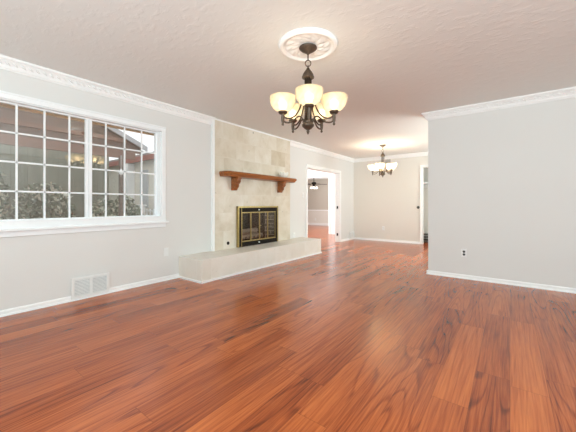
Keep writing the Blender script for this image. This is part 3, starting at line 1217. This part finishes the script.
# ------------------------------------------------------------------ ceiling fan in the family room
FX, FYY = -7.60, 12.15
DROP = 0.16
t = thing('ceiling_fan', 'dark ceiling fan with lit white globes in the room through the doorway', 'ceiling fan', (FX, FYY, H))
b = MB()
b.lathe([(0.065, 0), (0.065, -0.02), (0.03, -0.05), (0.014, -0.06), (0.014, -0.30)], 24)
b.build('canopy', M['black'], t)
b = MB()
b.lathe([(0.03, -0.12), (0.10, -0.14), (0.115, -0.17), (0.115, -0.22), (0.09, -0.25), (0.05, -0.265), (0.05, -0.30), (0.07, -0.31), (0.06, -0.335), (0.01, -0.34)], 28)
b.build('motor', M['black'], t).location = (0, 0, -DROP)
for k in range(5):
    a = 2 * PI * k / 5 + 0.62
    m = Matrix.Rotation(a, 4, 'Z') @ Matrix.Translation((0, 0, -0.235 - DROP)) @ Matrix.Rotation(0.2, 4, 'X')
    b = MB()
    pts = [(0.20, -0.05), (0.26, -0.062), (0.58, -0.07), (0.63, -0.055), (0.65, 0), (0.63, 0.055), (0.58, 0.07), (0.26, 0.062), (0.20, 0.05)]
    b.prism(pts, lambda u, v, q: tuple(m @ Vector((u, v, q))), -0.004, 0.004)
    bl = b.build('blade', M['dark_wood'], t)
    b = MB()
    b.prism([(0.09, -0.018), (0.22, -0.03), (0.25, 0), (0.22, 0.03), (0.09, 0.018)], lambda u, v, q: tuple(m @ Vector((u, v, q))), 0.0045, 0.010)
    b.build('blade_iron', M['brass'], bl)
for k in range(4):
    a = PI / 2 * k + 0.35
    c = (0.13 * math.cos(a), 0.13 * math.sin(a))
    b = MB()
    b.tube([(0.05 * math.cos(a), 0.05 * math.sin(a), -0.315 - DROP), (c[0] * 0.8, c[1] * 0.8, -0.33 - DROP), (c[0], c[1], -0.352 - DROP)], 0.012, 8)
    ar = b.build('lamp_arm', M['black'], t)
    b = MB()
    b.lathe([(0.03, 0.045), (0.045, 0.03), (0.055, 0.0), (0.052, -0.03), (0.036, -0.048), (0.010, -0.056)], 20, (c[0], c[1], -0.40 - DROP))
    b.build('globe', M['globe'], ar)

# ------------------------------------------------------------------ outside the window
b = MB()
b.box(-40, LT, -14, 5.04, -0.28, -0.20)
b.box(-40, -9.75, 5.04, 30, -0.28, -0.20)
struct(b, 'ground', M['lawn'])
b = MB()
b.box(-7.3, LT, -3.5, 4.4, -0.20, -0.12)
struct(b, 'patio_slab', M['concrete'])
# house eave over the window
b = MB()
b.box(LT - 0.25, LT, -3.0, 3.0, 2.09, 2.12)
b.box(LT - 0.29, LT - 0.25, -3.0, 3.0, 2.075, 2.25)
struct(b, 'trim_5', M['soffit'])

pc = thing('patio_cover', 'brown wooden patio cover with a sloping roof edge outside the window', 'patio cover', (-6.6, 1.0, -0.12))


def pz(y):
    return 2.31 + (3.36 - y) * 0.435 if y > 0.2 else 2.31 + 3.16 * 0.435 - (0.2 - y) * 0.435


XE = -6.75
for nm, ya, yb in (('roof_slope', 0.2, 3.36), ('roof_slope', -3.0, 0.2)):
    b = MB()
    b.prism([(ya, pz(ya)), (yb, pz(yb)), (yb, pz(yb) + 0.05), (ya, pz(ya) + 0.05)], lambda u, v, q: (q, u, v), XE - 1.0, XE + 0.12)
    fpart(b, nm, M['patio_wood'], pc)
b = MB()
b.prism([(0.2, pz(0.2) - 0.01), (3.33, pz(3.33) - 0.02), (3.33, 2.2), (-2.9, 2.2), (-2.9, pz(-2.9) - 0.02)], lambda u, v, q: (q, u, v), XE, XE + 0.03)
fpart(b, 'gable_panel', M['patio_wood'], pc)
for z0_, z1_, xx in ((2.06, 2.22, XE - 0.02), (2.40, 2.48, XE + 0.03)):
    b = MB()
    b.box(xx, xx + 0.06, -2.9, 3.2 if z0_ < 2.3 else 3.0, z0_, z1_)
    fpart(b, 'beam', M['beam_wood'], pc)
for ya, yb in ((0.2, 3.42), (-3.06, 0.2)):
    b = MB()
    b.prism([(ya, pz(ya) - 0.02), (yb, pz(yb) - 0.02), (yb, pz(yb) + 0.08), (ya, pz(ya) + 0.08)], lambda u, v, q: (q, u, v), XE + 0.12, XE + 0.16)
    fpart(b, 'rake_board', M['louver_back'], pc)
for y in (-2.8, 2.92):
    b = MB()
    b.bbox(XE - 0.02, XE + 0.08, y - 0.05, y + 0.05, -0.12, 2.10, 0.006)
    fpart(b, 'post', M['patio_wood'], pc)

# back fence
t = thing('yard_fence', 'weathered grey-green board fence behind the shrubs outside the window', 'fence', (-11.1, 1.0, -0.2))
for k in range(25):
    y = -4.6 + k * 0.36
    b = MB()
    b.box(-11.12, -11.10, y, y + 0.357, -0.2, 2.75)
    o = b.build('board', M['fence'], t)
    o.matrix_parent_inverse = Matrix.Translation(-t.location)
for z in (0.2, 1.4):
    b = MB()
    b.box(-11.10, -11.05, -4.6, 4.39, z, z + 0.09)
    o = b.build('rail', M['fence'], t)
    o.matrix_parent_inverse = Matrix.Translation(-t.location)


def leaves(rnd, cx, cy, cz, rx, ry, rz_, n, size):
    b = MB()
    for _ in range(n):
        while True:
            p = Vector((rnd.uniform(-1, 1), rnd.uniform(-1, 1), rnd.uniform(-1, 1)))
            if p.length < 1 and p.length > 0.45:
                break
        c = Vector((cx + p.x * rx, cy + p.y * ry, cz + p.z * rz_))
        a = Vector((rnd.gauss(0, 1), rnd.gauss(0, 1), rnd.gauss(0, 1))).normalized()
        q = a.orthogonal().normalized()
        s = size * rnd.uniform(0.6, 1.3)
        n_ = a.cross(q) * s * 0.12
        b.add([c - a * s, c + q * s * 0.45 + n_, c + a * s, c - q * s * 0.45 + n_], [(0, 1, 2), (0, 2, 3)])
    return b


def shrub(label, x, y, h, r, seed, cat='shrub', z0=-0.2, n=1500, lite=260, trunk=0.0, blossoms=0):
    rr = random.Random(seed)
    t = thing('shrub' if cat == 'shrub' else 'tree', label, cat, (x, y, z0))
    b = MB()
    for k in range(5 if not trunk else 3):
        a = rr.uniform(0, 2 * PI)
        q = r * 0.5
        b.tube([(0.04 * math.cos(a), 0.04 * math.sin(a), 0), (0.25 * q * math.cos(a), 0.25 * q * math.sin(a), h * 0.45), (q * math.cos(a), q * math.sin(a), h * 0.8)], [0.05 if trunk else 0.025, 0.03 if trunk else 0.018, 0.008], 6)
    b.build('trunk' if trunk else 'stem', M['dark_wood'], t)
    zc = (h + trunk) / 2
    leaves(rr, 0, 0, zc, r, r, (h - trunk) / 2, n, 0.085).build('foliage', M['leaf_dark'], t)
    leaves(rr, 0, 0, zc, r * 1.02, r * 1.02, (h - trunk) / 2 * 1.02, lite, 0.07).build('leaf_glints', M['leaf_glint'], t)  # extra pale leaves that stand for bright highlights
    if blossoms:
        leaves(rr, 0.1, 0, zc, r, r, (h - trunk) / 2, blossoms, 0.06).build('blossom', M['blossom'], t)
    return t


shrub('tall leafy shrub with leaf highlights painted pale behind the far left window panes', -8.2, 0.55, 2.5, 0.8, 1, n=1900, lite=1100)
shrub('rounded low shrub with pale blossoms second from the left outside', -8.3, 1.97, 1.75, 0.58, 2, n=1100, lite=520, blossoms=120)
shrub('low blossoming shrub left of the middle window post', -7.8, 3.02, 1.4, 0.45, 5, n=1000, lite=480, blossoms=240)
shrub('slim shrub seen through the right-hand window sash', -8.9, 3.95, 1.5, 0.45, 7, n=900, lite=380, blossoms=80)
shrub('broad dark tree rising above the fence outside the window', -13.6, 0.0, 4.6, 2.0, 11, cat='tree', n=3200, lite=300, trunk=1.2)
shrub('dark tree beyond the fence nearest the pale house wing', -13.4, 3.35, 3.4, 1.1, 13, cat='tree', n=2200, lite=220, trunk=1.0)

# house wing with a white post
nh = thing('house_wing', 'pale house wing with a brick-red fascia outside the right window sash', 'house', (-11.0, 5.0, -0.2))
b = MB()
b.box(-17, -8.5, 4.96, 5.03, -0.2, 2.5)
fpart(b, 'siding_wall', M['siding'], nh)
b = MB()
b.box(-17.2, -8.4, 4.72, 4.76, 2.46, 2.62)
fpart(b, 'fascia', M['fascia'], nh)
b = MB()
b.prism([(4.74, 2.62), (9.5, 3.2), (9.5, 3.27), (4.74, 2.69)], lambda u, v, q: (q, u, v), -17.2, -8.4)
fpart(b, 'roof', M['roof'], nh)
b = MB()
b.bbox(-10.80, -10.42, 4.70, 4.95, -0.2, 2.46, 0.01)
fpart(b, 'post', M['white'], nh)
b = MB()
b.box(-10.02, -9.50, 4.93, 4.96, 0.95, 2.2)
fpart(b, 'window', M['louver_back'], nh)
t = thing('patio_planter', 'white boxy planter outside the right window sash', 'planter', (-9.36, 4.55, -0.2))
b = MB()
b.bbox(-0.17, 0.17, -0.15, 0.15, 0, 1.2, 0.02)
b.build('box', M['white'], t)
b = MB()
b.bbox(-0.2, 0.2, -0.18, 0.18, 1.2, 1.25, 0.01)
b.build('rim', M['white'], t)
t = thing('railing', 'short white railing outside the rightmost window pane', 'railing', (-8.62, 4.6, -0.2))
for k in range(4):
    b = MB()
    b.box(-0.30 + k * 0.2 - 0.018, -0.30 + k * 0.2 + 0.018, -0.018, 0.018, 0, 1.12)
    b.build('baluster', M['white'], t)
for z in (0.88, 1.04):
    b = MB()
    b.box(-0.34, 0.34, -0.024, 0.024, z, z + 0.04)
    b.build('rail', M['white'], t)
t = thing('hanging_ornament', 'small white ornament hanging outside in the right window sash', 'ornament', (-6.6, 2.85, 2.10))
b = MB()
b.tube([(0, 0, 0), (0, 0, -0.28)], 0.004, 6)
b.build('cord', M['white'], t)
b = MB()
for k in range(4):
    a = PI / 4 * k
    b.tube([(0, -0.09 * math.cos(a), -0.37 - 0.09 * math.sin(a)), (0, 0.09 * math.cos(a), -0.37 + 0.09 * math.sin(a))], [0.004, 0.004], 6)
b.lathe([(0.01, -0.42), (0.04, -0.39), (0.045, -0.36), (0.03, -0.33), (0.005, -0.28)], 14)
b.build('star', M['white'], t)
